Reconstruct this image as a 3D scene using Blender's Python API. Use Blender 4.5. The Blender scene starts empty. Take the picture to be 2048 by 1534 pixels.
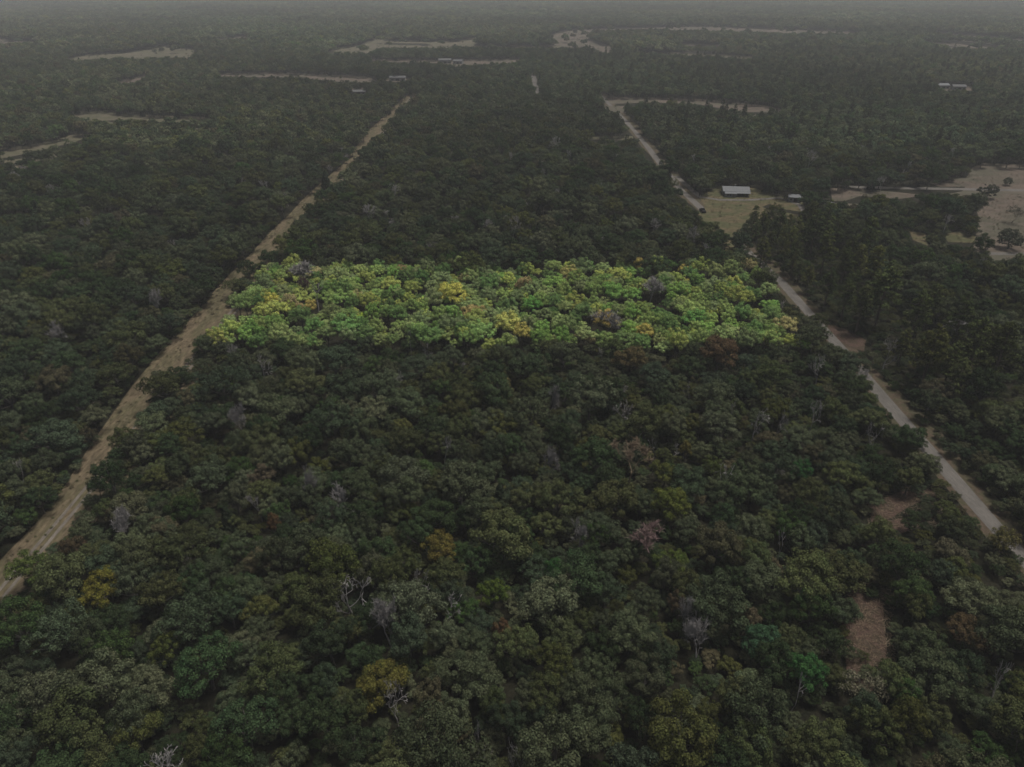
import bpy, math, random
import numpy as np
from math import radians, sin, cos, pi

random.seed(7)
rng = np.random.default_rng(11)
scene = bpy.context.scene

# ------------------------------------------------------------------ camera
CAM_H = 100.0
PITCH = radians(29.897)            # below the horizontal
FPX = 1421.0                       # focal length in pixels of the 2048-wide frame
cam_data = bpy.data.cameras.new('camera')
cam_data.sensor_width = 36.0
cam_data.lens = FPX / 2048.0 * 36.0
cam_data.clip_start = 0.5
cam_data.clip_end = 40000.0
cam = bpy.data.objects.new('camera', cam_data)
cam.location = (0, 0, CAM_H)
cam.rotation_euler = (pi / 2 - PITCH, 0, 0)
scene.collection.objects.link(cam)
scene.camera = cam

# ------------------------------------------------------------------ sky, sun, exposure
SUN_ELEV, SUN_AZ = radians(73), radians(62)      # high on the right
world = bpy.data.worlds.new('World')
scene.world = world
world.use_nodes = True
wn = world.node_tree
sky = wn.nodes.new('ShaderNodeTexSky')
sky.sky_type = 'NISHITA'
sky.sun_disc = False
sky.sun_elevation = SUN_ELEV
sky.sun_rotation = SUN_AZ
sky.air_density = 1.0
sky.dust_density = 8.0
sky.ozone_density = 0.5
bg = wn.nodes['Background']
bg.inputs['Strength'].default_value = 0.05
wn.links.new(sky.outputs[0], bg.inputs['Color'])

sun_data = bpy.data.lights.new('sun', 'SUN')
sun_data.energy = 2.6
sun_data.angle = radians(18)
sun_data.color = (1.0, 0.97, 0.92)
sun = bpy.data.objects.new('sun', sun_data)
sun.rotation_euler = (pi / 2 - SUN_ELEV, 0, -SUN_AZ + pi)
scene.collection.objects.link(sun)

scene.view_settings.view_transform = 'Standard'
scene.view_settings.look = 'None'
scene.view_settings.gamma = 1.0
scene.view_settings.use_curve_mapping = False
scene.view_settings.exposure = 0.12
cy = scene.cycles
cy.use_denoising = True
cy.denoising_prefilter = 'FAST'
cy.max_bounces = 3
cy.diffuse_bounces = 1
cy.glossy_bounces = 1
cy.transmission_bounces = 2
cy.volume_bounces = 1
cy.transparent_max_bounces = 8

# ------------------------------------------------------------------ helpers
def gp(px, py, z=0.0):
    """point at height z that stands at this place of the 2048 x 1534 photograph"""
    x = (px - 1024.0) / FPX
    y = -(py - 767.0) / FPX
    dy = cos(PITCH) + y * sin(PITCH)
    dz = -sin(PITCH) + y * cos(PITCH)
    t = (z - CAM_H) / dz
    return x * t, dy * t

def proj(x, y, z):
    zz = z - CAM_H
    depth = y * cos(PITCH) - zz * sin(PITCH)
    up = y * sin(PITCH) + zz * cos(PITCH)
    return 1024 + FPX * x / depth, 767 - FPX * up / depth

def in_poly(px, py, poly):
    inside = np.zeros(px.shape, bool)
    n = len(poly)
    for i in range(n):
        x1, y1 = poly[i]
        x2, y2 = poly[(i + 1) % n]
        if y1 == y2:
            continue
        c = ((y1 > py) != (y2 > py)) & (px < (x2 - x1) * (py - y1) / (y2 - y1) + x1)
        inside ^= c
    return inside

def link(o, parent=None):
    scene.collection.objects.link(o)
    if parent:
        o.parent = parent
    return o

def mesh_obj(name, verts, faces, mat, parent=None, smooth=False):
    me = bpy.data.meshes.new(name)
    me.from_pydata([tuple(v) for v in verts], [], [tuple(f) for f in faces])
    me.materials.append(mat)
    if smooth:
        me.polygons.foreach_set('use_smooth', [True] * len(me.polygons))
    me.update()
    return link(bpy.data.objects.new(name, me), parent)

def tag(o, label, cat, group=None):
    o['label'] = label
    o['category'] = cat
    if group:
        o['group'] = group
    return o

def struct(o, kind='structure'):
    o['kind'] = kind
    return o

def empty(name, loc, rz=0.0, s=(1, 1, 1)):
    e = bpy.data.objects.new(name, None)
    e.empty_display_size = 0.5
    e.location = loc
    e.rotation_euler = (0, 0, rz)
    e.scale = s
    return link(e)

# ------------------------------------------------------------------ materials
def new_mat(name):
    m = bpy.data.materials.new(name)
    m.use_nodes = True
    return m, m.node_tree.nodes, m.node_tree.links, m.node_tree.nodes['Principled BSDF']

def leaf_material(name='foliage'):
    m, N, L, b = new_mat(name)
    N.remove(b)
    out = N['Material Output']
    at = N.new('ShaderNodeAttribute'); at.attribute_type = 'INSTANCER'; at.attribute_name = 'tint'
    geo = N.new('ShaderNodeNewGeometry')
    mr = N.new('ShaderNodeMapRange')
    mr.inputs['To Min'].default_value = 0.35; mr.inputs['To Max'].default_value = 1.95
    L.new(geo.outputs['Random Per Island'], mr.inputs['Value'])
    tc = N.new('ShaderNodeTexCoord')
    no = N.new('ShaderNodeTexNoise'); no.inputs['Scale'].default_value = 0.55; no.inputs['Detail'].default_value = 2
    L.new(tc.outputs['Object'], no.inputs['Vector'])
    hs = N.new('ShaderNodeHueSaturation')
    mh = N.new('ShaderNodeMapRange'); mh.inputs['From Min'].default_value = .3; mh.inputs['From Max'].default_value = .7
    mh.inputs['To Min'].default_value = .485; mh.inputs['To Max'].default_value = .516
    L.new(no.outputs[0], mh.inputs['Value'])
    L.new(mh.outputs[0], hs.inputs['Hue'])
    L.new(mr.outputs[0], hs.inputs['Value'])
    L.new(at.outputs['Color'], hs.inputs['Color'])
    d = N.new('ShaderNodeBsdfDiffuse'); t = N.new('ShaderNodeBsdfTranslucent')
    L.new(hs.outputs[0], d.inputs['Color']); L.new(hs.outputs[0], t.inputs['Color'])
    mx = N.new('ShaderNodeMixShader'); mx.inputs[0].default_value = 0.16
    L.new(d.outputs[0], mx.inputs[1]); L.new(t.outputs[0], mx.inputs[2])
    L.new(mx.outputs[0], out.inputs['Surface'])
    return m

def bark_material(name, c1, c2):
    m, N, L, b = new_mat(name)
    no = N.new('ShaderNodeTexNoise'); no.inputs['Scale'].default_value = 3; no.inputs['Detail'].default_value = 4
    tc = N.new('ShaderNodeTexCoord'); L.new(tc.outputs['Object'], no.inputs['Vector'])
    cr = N.new('ShaderNodeValToRGB')
    cr.color_ramp.elements[0].position = .3; cr.color_ramp.elements[0].color = (*c1, 1)
    cr.color_ramp.elements[1].position = .7; cr.color_ramp.elements[1].color = (*c2, 1)
    L.new(no.outputs[0], cr.inputs[0]); L.new(cr.outputs[0], b.inputs['Base Color'])
    b.inputs['Roughness'].default_value = 0.9
    return m

def ground_material(name, cols, scale=0.2, detail=6, stretch=(1, 1, 1), fine=2.5, fine_amt=.35, bump=.3, hue=None):
    """noise ramp between real soil / grass colours, with a fine speckle"""
    m, N, L, b = new_mat(name)
    geo = N.new('ShaderNodeNewGeometry')
    mp = N.new('ShaderNodeMapping'); mp.inputs['Scale'].default_value = stretch
    L.new(geo.outputs['Position'], mp.inputs['Vector'])
    n1 = N.new('ShaderNodeTexNoise'); n1.inputs['Scale'].default_value = scale; n1.inputs['Detail'].default_value = detail
    n1.inputs['Roughness'].default_value = .62
    L.new(mp.outputs[0], n1.inputs['Vector'])
    cr = N.new('ShaderNodeValToRGB')
    els = cr.color_ramp.elements
    k = len(cols)
    els[0].position = .3; els[0].color = (*cols[0], 1)
    els[1].position = .7; els[1].color = (*cols[-1], 1)
    for i in range(1, k - 1):
        e = els.new(.3 + .4 * i / (k - 1)); e.color = (*cols[i], 1)
    L.new(n1.outputs[0], cr.inputs[0])
    n2 = N.new('ShaderNodeTexNoise'); n2.inputs['Scale'].default_value = fine; n2.inputs['Detail'].default_value = 5
    n2.inputs['Roughness'].default_value = .7
    L.new(mp.outputs[0], n2.inputs['Vector'])
    mr = N.new('ShaderNodeMapRange'); mr.inputs['From Min'].default_value = .3; mr.inputs['From Max'].default_value = .7
    mr.inputs['To Min'].default_value = 1 - fine_amt; mr.inputs['To Max'].default_value = 1 + fine_amt
    L.new(n2.outputs[0], mr.inputs['Value'])
    hs = N.new('ShaderNodeHueSaturation')
    L.new(mr.outputs[0], hs.inputs['Value']); L.new(cr.outputs[0], hs.inputs['Color'])
    L.new(hs.outputs[0], b.inputs['Base Color'])
    b.inputs['Roughness'].default_value = .95
    b.inputs['Specular IOR Level'].default_value = .1
    bp = N.new('ShaderNodeBump'); bp.inputs['Strength'].default_value = bump; bp.inputs['Distance'].default_value = .25
    L.new(n2.outputs[0], bp.inputs['Height']); L.new(bp.outputs[0], b.inputs['Normal'])
    return m

def plain(name, col, rough=.6, metal=0.0, var=.12, scale=2.0):
    m, N, L, b = new_mat(name)
    b.inputs['Specular IOR Level'].default_value = .12
    tc = N.new('ShaderNodeTexCoord')
    no = N.new('ShaderNodeTexNoise'); no.inputs['Scale'].default_value = scale; no.inputs['Detail'].default_value = 5
    L.new(tc.outputs['Object'], no.inputs['Vector'])
    mr = N.new('ShaderNodeMapRange'); mr.inputs['From Min'].default_value = .3; mr.inputs['From Max'].default_value = .7
    mr.inputs['To Min'].default_value = 1 - var; mr.inputs['To Max'].default_value = 1 + var
    L.new(no.outputs[0], mr.inputs['Value'])
    hs = N.new('ShaderNodeHueSaturation'); hs.inputs['Color'].default_value = (*col, 1)
    L.new(mr.outputs[0], hs.inputs['Value']); L.new(hs.outputs[0], b.inputs['Base Color'])
    b.inputs['Roughness'].default_value = rough; b.inputs['Metallic'].default_value = metal
    return m

M_LEAF = leaf_material()
M_BARK = bark_material('oak_bark', (.05, .045, .04), (.12, .112, .10))
M_PINEBARK = bark_material('pine_bark', (.06, .045, .035), (.13, .10, .08))
M_DEAD = bark_material('weathered_deadwood', (.16, .152, .146), (.30, .287, .28))
M_PINKTWIG = bark_material('pinkish_twigs', (.12, .078, .072), (.19, .125, .117))
M_TANTWIG = bark_material('tan_twigs', (.15, .11, .07), (.24, .18, .12))
M_FLOOR = ground_material('forest_litter', [(.010, .011, .006), (.016, .015, .009), (.009, .012, .006)], .15, fine=1.6, fine_amt=.5)
M_RIDE = ground_material('dry_mown_grass', [(.058, .049, .029), (.108, .085, .055), (.076, .068, .038), (.100, .081, .054)], .16, stretch=(1, .3, 1), fine=1.1, fine_amt=.5)
M_TRACK = ground_material('worn_wheel_track', [(.10, .088, .072), (.14, .125, .105)], .4, stretch=(1, .3, 1), fine=1.5)
M_ROAD = ground_material('pale_gravel', [(.086, .081, .073), (.128, .119, .108)], .3, stretch=(1, .25, 1), fine=2.2, fine_amt=.18)
M_VERGE = ground_material('brown_verge', [(.045, .038, .026), (.072, .054, .038), (.052, .050, .029), (.066, .052, .036)], .25, fine=1.8)
M_BRUSH = ground_material('reddish_leaf_litter', [(.034, .024, .018), (.070, .046, .036), (.046, .036, .024), (.062, .044, .034)], .35, fine=3.0, fine_amt=.6)
M_PASTURE = ground_material('dry_pasture', [(.050, .052, .032), (.098, .086, .060), (.070, .070, .042), (.110, .094, .068)], .025, detail=9, fine=.12, fine_amt=.22)
M_PASTURE2 = ground_material('reddish_pasture', [(.054, .050, .037), (.100, .080, .064), (.068, .065, .046), (.105, .086, .070)], .03, detail=9, fine=.15, fine_amt=.22)
M_LAWN = ground_material('rough_lawn', [(.062, .058, .030), (.092, .074, .043), (.058, .062, .029), (.080, .068, .040)], .12, stretch=(.5, 1, 1), fine=.7, fine_amt=.4)

# ------------------------------------------------------------------ ground sheets
def sheet(name, pts, z, mat):
    o = mesh_obj(name, [(x, y, z) for x, y in pts], [list(range(len(pts)))], mat)
    me = o.data
    if me.polygons[0].normal.z < 0:
        me.flip_normals()
    return struct(o)

G = 9000
sheet('ground', [(-G, -3000), (G, -3000), (G, 12000), (-G, 12000)], 0.0, M_FLOOR)

def strip_pts(x_of_y_left, x_of_y_right, ys):
    return [(x_of_y_left(y), y) for y in ys] + [(x_of_y_right(y), y) for y in reversed(ys)]

# mown ride along the left
def wob(y, s, a):
    return a * (sin(y * .043 + s) + .6 * sin(y * .11 + 2 * s))
RIDE_L = [(0, -100.2), (90, -100.6), (119, -99.2), (130, -100.4), (149, -103.5), (170, -106.3), (300, -108), (400, -105), (440, -102.5), (560, -105.5), (740, -100)]
def ride_left(y):
    return np.interp(y, [p[0] for p in RIDE_L], [p[1] for p in RIDE_L])
ys = [20 + 4 * i for i in range(182)]
sheet('grass_track', strip_pts(lambda y: float(ride_left(y)) - .9 + wob(y, 1, .45), lambda y: -88 + wob(y, 2.1, .8), ys), .012, M_RIDE)
for dx in (-96.2, -94.4):
    o = sheet('wheel_track', strip_pts(lambda y: dx - .38 + wob(y, 3, .22), lambda y: dx + .38 + wob(y, 3.3, .22), ys), .024, M_TRACK)
# gravel road along the right, with verges
def road_x(y):
    return 101.3 - max(0, min(1, (y - 250) / 130)) * 10.5 - max(0, (y - 560)) * .035
ys2 = [30 + 5 * i for i in range(142)]
sheet('road_verge', strip_pts(lambda y: road_x(y) - 3.6 + wob(y, .4, .7), lambda y: road_x(y) + 5.6 + wob(y, 1.7, .9), ys2), .012, M_VERGE)
sheet('gravel_road', strip_pts(lambda y: road_x(y) - 1.9 + wob(y, 5, .18), lambda y: road_x(y) + 1.8 + wob(y, 6, .18), ys2), .030, M_ROAD)

# openings in the wood, as outlines of the visible ground in photograph pixels
FIELDS = [
 ('pasture', M_PASTURE, [(0,296),(50,291),(100,284),(150,267),(188,269),(150,284),(80,301),(0,318)]),
 ('pasture', M_PASTURE, [(138,225),(200,221),(240,228),(345,232),(422,234),(420,241),(340,245),(240,240),(170,244)]),
 ('pasture', M_PASTURE, [(128,119),(160,110),(250,103),(330,90),(392,96),(382,116),(250,117),(140,121)]),
 ('pasture', M_PASTURE2, [(428,147),(560,145),(660,149),(740,154),(757,166),(680,164),(600,156),(440,153)]),
 ('pasture', M_PASTURE, [(652,107),(670,96),(720,89),(752,74),(770,71),(766,82),(762,91),(740,103),(690,106)]),
 ('pasture', M_PASTURE, [(765,79),(860,81),(915,81),(957,72),(937,91),(870,92),(852,87),(765,86)]),
 ('pasture', M_PASTURE, [(745,91),(1170,91),(1170,95.5),(745,95.5)]),
 ('pasture', M_PASTURE2, [(1097,68),(1140,58),(1190,56),(1180,66),(1165,75),(1222,92),(1224,107),(1200,107),(1178,94),(1110,80)]),
 ('pasture', M_PASTURE2, [(1190,56),(1400,51),(1700,61),(1725,68),(1600,67),(1300,59),(1190,62)]),
 ('pasture', M_PASTURE2, [(740,118),(870,120),(1040,117),(1040,125),(910,132),(870,126),(740,123)]),
 ('pasture', M_PASTURE2, [(1203,193),(1300,195),(1410,199),(1530,211),(1564,218),(1560,225),(1480,224),(1400,209),(1300,205),(1210,208)]),
 ('pasture', M_PASTURE, [(1268,101),(1400,106),(1507,113),(1505,118),(1400,112),(1280,106)]),
 ('pasture', M_PASTURE2, [(1360,86),(1442,89),(1442,93),(1360,90)]),
 ('pasture', M_PASTURE2, [(1838,81),(1960,87),(2012,95),(1950,98),(1900,92)]),
 ('pasture', M_PASTURE2, [(1838,61),(2060,77),(2060,83),(1900,70)]),
 ('pasture', M_PASTURE, [(428,79),(455,74),(492,70),(496,75),(440,81)]),
 ('pasture', M_PASTURE2, [(-20,68),(20,80),(77,81),(76,86),(-20,87)]),
 ('pasture', M_PASTURE2, [(226,166),(262,156),(292,149),(292,155),(262,168)]),
 ('pasture', M_PASTURE2, [(1934,354),(1945,335),(1967,326),(2070,331),(2070,376),(1880,373),(1860,368)]),
 ('pasture', M_PASTURE2, [(1962,387),(2070,387),(2070,500),(1985,500),(1972,470),(1955,473),(1962,440),(1968,405)]),
 ('pasture', M_PASTURE2, [(1660,376),(1725,378),(1790,384),(1850,390),(1800,398),(1720,392),(1690,402),(1665,402)]),
 ('clearing', M_LAWN, [(1398,394),(1425,379),(1440,374),(1510,376),(1545,390),(1602,398),(1612,424),(1575,420),(1540,408),(1506,420),(1492,442),(1480,462),(1464,472),(1446,456),(1420,432)]),
 ('clearing', M_LAWN, [(1818,462),(1850,466),(1856,492),(1826,480)]),
 ('clearing', M_LAWN, [(1886,470),(1915,462),(1960,474),(1950,486),(1896,484)]),
 ('clearing', M_BRUSH, [(1700,1160),(1732,1188),(1766,1204),(1774,1300),(1768,1325),(1738,1322),(1716,1290),(1710,1230)]),
 ('clearing', M_BRUSH, [(1742,1008),(1800,984),(1868,976),(1872,992),(1820,1012),(1768,1046),(1742,1046)]),
 ('clearing', M_BRUSH, [(1652,648),(1690,658),(1732,680),(1728,702),(1692,694),(1668,672)]),
 ('clearing', M_PASTURE, [(1160,274),(1266,272),(1266,280),(1165,280)]),
 ('clearing', M_PASTURE, [(1062,146),(1070,146),(1082,190),(1074,191)]),
 ('clearing', M_PASTURE2, [(770,156),(822,156),(822,163),(770,164)]),
 ('clearing', M_PASTURE2, [(1872,168),(1945,172),(1945,182),(1876,181)]),
 ('clearing', M_PASTURE2, [(700,184),(735,184),(735,190),(700,190)]),
]
# visible parts of the two roads, in the same way
SEEN_ROADS = [
 [(0,1111),(105,1023),(147,960),(169,906),(203,867),(249,793),(293,744),(325,700),(371,661),(396,627),(430,578),(481,534),(503,510),(520,490),(545,455),(600,400),(640,370),(690,330),(745,255),(790,215),(815,190),(835,190),(810,205),(785,235),(715,302),(690,345),(640,390),(580,455),(560,486),(515,520),(489,535),(452,575),(447,617),(411,661),(381,695),(347,735),(308,764),(278,800),(274,850),(206,900),(200,954),(132,1010),(127,1038),(30,1165),(0,1194)],
 [(1868,915),(1890,918),(1985,1010),(1980,1042),(1960,1028)],
 [(2000,1058),(2060,1085),(2060,1115),(2030,1092)],
 [(1738,762),(1760,765),(1805,825),(1790,834)],
 [(1524,530),(1536,534),(1585,575),(1632,620),(1626,628),(1600,608),(1562,572)],
 [(1455,470),(1466,478),(1462,486)],
 [(1340,345),(1358,350),(1425,432),(1412,446),(1392,428),(1356,372)],
 [(1258,252),(1268,256),(1330,336),(1318,338),(1290,298)],
 [(1205,196),(1258,246),(1252,250),(1208,208)],
 [(1768,372),(2070,376),(2070,386),(1768,380)],
 [(1980,503),(2070,503),(2070,513),(1980,513)],
]
SEEN = [f[2] for f in FIELDS] + SEEN_ROADS
OPEN = [f[2] for f in FIELDS] + SEEN_ROADS[1:]
for i, (nm, mat, poly) in enumerate(FIELDS):
    a = [gp(*p) for p in poly]
    b = [gp(p[0], p[1], 7.5) for p in poly]          # the ground that the trees in front hide goes on
    z1, z2 = .012 + .0006 * i, .045 + .0006 * i
    n = len(poly)
    o = mesh_obj(nm, [(x, y, z1) for x, y in a] + [(x, y, z2) for x, y in b], [list(range(n)), list(range(n, 2 * n))], mat)
    for p in o.data.polygons:
        if p.normal.z < 0:
            p.flip()
    struct(o)
# the side roads
def px_strip(name, line, w, z, mat):
    pts = [np.array(gp(*p)) for p in line]
    l, r = [], []
    for i, p in enumerate(pts):
        d = pts[min(i + 1, len(pts) - 1)] - pts[max(i - 1, 0)]
        d = d / np.linalg.norm(d)
        nrm = np.array([-d[1], d[0]])
        l.append(p + nrm * w / 2); r.append(p - nrm * w / 2)
    return sheet(name, [tuple(p) for p in l] + [tuple(p) for p in reversed(r)], z, mat)
px_strip('gravel_road', [(1700, 374), (1775, 376), (1900, 378), (2048, 381), (2300, 386)], 5.0, .075, M_ROAD)
px_strip('gravel_road', [(1940, 507), (2048, 508), (2250, 510)], 3.2, .078, M_ROAD)
px_strip('gravel_road', [(1062, 145), (1069, 160), (1078, 192)], 6.0, .08, M_ROAD)
px_strip('driveway', [(1352, 352), (1400, 394), (1440, 400), (1500, 400), (1560, 396), (1600, 410), (1610, 425)], 3.0, .082, M_ROAD)

# ------------------------------------------------------------------ tree patterns (mesh data shared by all copies)
def diamonds(c, nrm, size, r):
    """one small rhombic leaf spray per point"""
    n = len(c)
    t = r.normal(size=(n, 3))
    u = np.cross(nrm, t); u /= np.linalg.norm(u, axis=1)[:, None] + 1e-9
    v = np.cross(nrm, u)
    s = size * r.uniform(.65, 1.35, n)[:, None]
    fold = nrm * s * r.uniform(-.18, .18, n)[:, None]
    V = np.empty((n, 4, 3))
    V[:, 0] = c + u * s * .5 + fold; V[:, 1] = c + v * s * .36
    V[:, 2] = c - u * s * .5 + fold; V[:, 3] = c - v * s * .36
    return V.reshape(-1, 3)

def cloud_mesh(name, V, mats, extra=None):
    """leaf quads, optionally with a tube set of a second material"""
    n = len(V) // 4
    me = bpy.data.meshes.new(name)
    vs = V
    loops = np.arange(4 * n)
    counts = np.full(n, 4)
    midx = np.zeros(n, int)
    if extra is not None and len(extra[1]):
        ev, ef = extra
        vs = np.vstack([V, ev])
        loops = np.concatenate([loops, np.concatenate([np.array(f) for f in ef]) + 4 * n])
        counts = np.concatenate([counts, [len(f) for f in ef]])
        midx = np.concatenate([midx, np.ones(len(ef), int)])
    me.vertices.add(len(vs)); me.vertices.foreach_set('co', vs.astype(np.float32).ravel())
    me.loops.add(len(loops)); me.loops.foreach_set('vertex_index', loops.astype(np.int32))
    me.polygons.add(len(counts))
    me.polygons.foreach_set('loop_start', np.concatenate([[0], np.cumsum(counts)[:-1]]).astype(np.int32))
    me.polygons.foreach_set('material_index', midx.astype(np.int32))
    for m in mats:
        me.materials.append(m)
    me.update(calc_edges=True)
    me.validate()
    return me

def tubes(paths, sides=4):
    """paths: list of (points, radii) -> vertices, faces"""
    V, Fc = [], []
    for pts, rad in paths:
        pts = [np.array(p, float) for p in pts]
        base = len(V)
        for i, p in enumerate(pts):
            d = pts[min(i + 1, len(pts) - 1)] - pts[max(i - 1, 0)]
            d /= np.linalg.norm(d) + 1e-9
            a = np.array([0, 0, 1.]) if abs(d[2]) < .9 else np.array([1., 0, 0])
            u = np.cross(d, a); u /= np.linalg.norm(u); v = np.cross(d, u)
            for k in range(sides):
                an = 2 * pi * k / sides
                V.append(p + (u * cos(an) + v * sin(an)) * rad[i])
        for i in range(len(pts) - 1):
            for k in range(sides):
                a0 = base + i * sides + k; a1 = base + i * sides + (k + 1) % sides
                Fc.append((a0, a1, a1 + sides, a0 + sides))
    return np.array(V), Fc

def tube_mesh(name, paths, mat, sides=4):
    v, f = tubes(paths, sides)
    me = bpy.data.meshes.new(name)
    me.from_pydata([tuple(p) for p in v], [], f)
    me.polygons.foreach_set('use_smooth', [True] * len(me.polygons))
    me.materials.append(mat)
    me.update()
    return me

def puff_leaves(c, rad, n, size, r, crown_c, squash=.8, upbias=.45):
    d = r.normal(size=(n, 3)); d /= np.linalg.norm(d, axis=1)[:, None]
    low = d[:, 2] < -.45
    d[low, 2] *= -1
    rr = rad * (1 - .34 * r.uniform(0, 1, n) ** 1.6)[:, None]
    # ragged outline: some sprays stick out
    rr *= 1 + (r.uniform(0, 1, n) > .88)[:, None] * r.uniform(.1, .35, n)[:, None]
    p = c + d * rr * np.array([1, 1, squash])
    out = p - crown_c; out /= np.linalg.norm(out, axis=1)[:, None] + 1e-9
    nrm = d * .85 + out * .25 + np.array([0, 0, upbias * .6]) + r.normal(size=(n, 3)) * .33
    nrm /= np.linalg.norm(nrm, axis=1)[:, None]
    return p, nrm

def oak_parts(seed, n_puff, leaves, size, limbs=True, R=3.9, HZ=2.9, CZ=4.9, sparse=1.0, prad=(.6, 1.28), elmin=-.12):
    r = np.random.default_rng(seed)
    lob = r.uniform(0, 2 * pi, 3)
    P, Nn, paths = [], [], []
    cc = np.array([0, 0, CZ - 1.0])
    cents = []
    for i in range(n_puff):
        for _ in range(90):
            an = r.uniform(0, 2 * pi)
            el = math.asin(r.uniform(elmin, 1))
            lobe = 1 + .17 * sin(2 * an + lob[0]) + .12 * sin(3 * an + lob[1]) + .08 * sin(5 * an + lob[2])
            k = r.uniform(.62, 1.0) if r.uniform() < .8 else r.uniform(.3, .6)
            c = np.array([cos(an) * cos(el) * R * lobe * k, sin(an) * cos(el) * R * lobe * k, CZ + sin(el) * HZ * k * r.uniform(.8, 1.12)])
            if all(np.linalg.norm(c - q) > 1.42 * (26 / n_puff) ** .4 for q in cents):
                break
        cents.append(c)
        pr = r.uniform(*prad) * (26 / n_puff) ** .33
        p, nr = puff_leaves(c, pr, int(leaves / n_puff * (pr / 1.2) ** 2 * sparse), size, r, cc)
        P.append(p); Nn.append(nr)
    P = np.vstack(P); Nn = np.vstack(Nn)
    V = diamonds(P, Nn, size, r)
    bend = r.normal(0, .25, 2)
    top = np.array([bend[0], bend[1], 2.6])
    paths.append(([(0, 0, -.1), (bend[0] * .4, bend[1] * .4, 1.2), top, (bend[0] * 1.3, bend[1] * 1.3, 4.6)], [.30, .23, .19, .09]))
    order = r.permutation(len(cents))[:9 if limbs else 0]
    for i in order:
        c = cents[i]
        mid = top * .45 + c * .55 + np.array([0, 0, -.45]) + r.normal(0, .22, 3)
        paths.append(([top + r.normal(0, .08, 3), mid, c + (c - cc) * .12], [.12, .075, .03]))
        if limbs:
            for _ in range(2):
                e = mid + r.normal(0, .9, 3) + np.array([0, 0, .8])
                paths.append(([mid, (mid + e) / 2 + r.normal(0, .12, 3), e], [.05, .035, .015]))
    return V, paths

def pine_parts(seed, leaves, size, Hh=15.0):
    r = np.random.default_rng(seed)
    P, Nn, paths = [], [], []
    lean = r.normal(0, .25, 2)
    def axis(z):
        return np.array([lean[0] * z / Hh, lean[1] * z / Hh, z])
    paths.append(([axis(-.1), axis(5), axis(10), axis(Hh)], [.30, .24, .17, .04]))
    z = Hh * .38
    while z < Hh - .3:
        f = (Hh - z) / (Hh * .62)
        nb = r.integers(3, 6)
        a0 = r.uniform(0, 2 * pi)
        for k in range(nb):
            if r.uniform() < .12:
                continue
            an = a0 + 2 * pi * k / nb + r.normal(0, .25)
            ln = (0.5 + 3.0 * f ** .75) * r.uniform(.6, 1.15)
            tip = axis(z) + np.array([cos(an) * ln, sin(an) * ln, ln * r.uniform(.0, .35)])
            paths.append(([axis(z), axis(z) * .45 + tip * .55 + np.array([0, 0, -.1]), tip], [.06, .045, .02]))
            for q in range(2 if ln > 1.4 else 1):
                c = tip if q == 0 else axis(z) * .42 + tip * .58 + r.normal(0, .3, 3)
                pr = r.uniform(.55, .95)
                p, nr = puff_leaves(c, pr, max(6, int(leaves / 60 * pr * pr)), size, r, axis(z), .62, .5)
                P.append(p); Nn.append(nr)
        z += r.uniform(.75, 1.15)
    p, nr = puff_leaves(axis(Hh), .6, max(6, leaves // 90), size, r, axis(Hh - 1), 1.2, .4)
    P.append(p); Nn.append(nr)
    return diamonds(np.vstack(P), np.vstack(Nn), size, r), paths

def cedar_parts(seed, leaves, size, Hh=8.0):
    r = np.random.default_rng(seed)
    t = r.uniform(0, 1, leaves) ** 1.25
    an = r.uniform(0, 2 * pi, leaves)
    lay = 1 + .18 * np.sin(an * 3 + t * 21) + .14 * np.sin(t * 44)
    rad = 2.1 * (1 - t) ** .8 * lay * r.uniform(.72, 1.05, leaves) + .12
    P = np.stack([np.cos(an) * rad, np.sin(an) * rad, .7 + t * (Hh - .7)], 1)
    out = np.stack([np.cos(an), np.sin(an), np.full(leaves, .55)], 1)
    Nn = out + r.normal(size=(leaves, 3)) * .4
    Nn /= np.linalg.norm(Nn, axis=1)[:, None]
    return diamonds(P, Nn, size, r), [([(0, 0, -.1), (0, 0, Hh * .6), (0, 0, Hh - .2)], [.2, .12, .03])]

def bare_paths(seed, levels=4, Hh=7.0, spread=.62, kids=(2, 4), up=.25, r0=.2, twig=.018):
    """a leafless tree: crooked limbs that fork and thin out; trunk first"""
    r = np.random.default_rng(seed)
    trunk, limbs = [], []
    def grow(p, d, ln, rad, lv):
        pts, rads = [p], [rad]
        q = p.copy(); dd = d.copy()
        seg = 3 if lv > 1 else 2
        for i in range(seg):
            dd = dd + r.normal(0, .15, 3) + np.array([0, 0, up * .16]); dd /= np.linalg.norm(dd)
            q = q + dd * ln / seg
            pts.append(q.copy()); rads.append(max(twig, rad * (1 - .42 * (i + 1) / seg)))
        (trunk if lv == levels else limbs).append((pts, rads))
        if lv == 0:
            return
        nk = r.integers(kids[0], kids[1] + 1)
        for k in range(nk):
            nd = dd + r.normal(0, spread, 3) + np.array([0, 0, up * .5]); nd /= np.linalg.norm(nd)
            at = pts[-1] if k < 2 else pts[r.integers(1, len(pts))]
            grow(np.array(at), nd, ln * r.uniform(.55, .82), max(twig, rads[-1] * r.uniform(.6, .85)), lv - 1)
    grow(np.zeros(3) + np.array([0, 0, -.1]), np.array([r.normal(0, .1), r.normal(0, .1), 1.]), Hh * .36, r0, levels)
    return trunk, limbs

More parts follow.
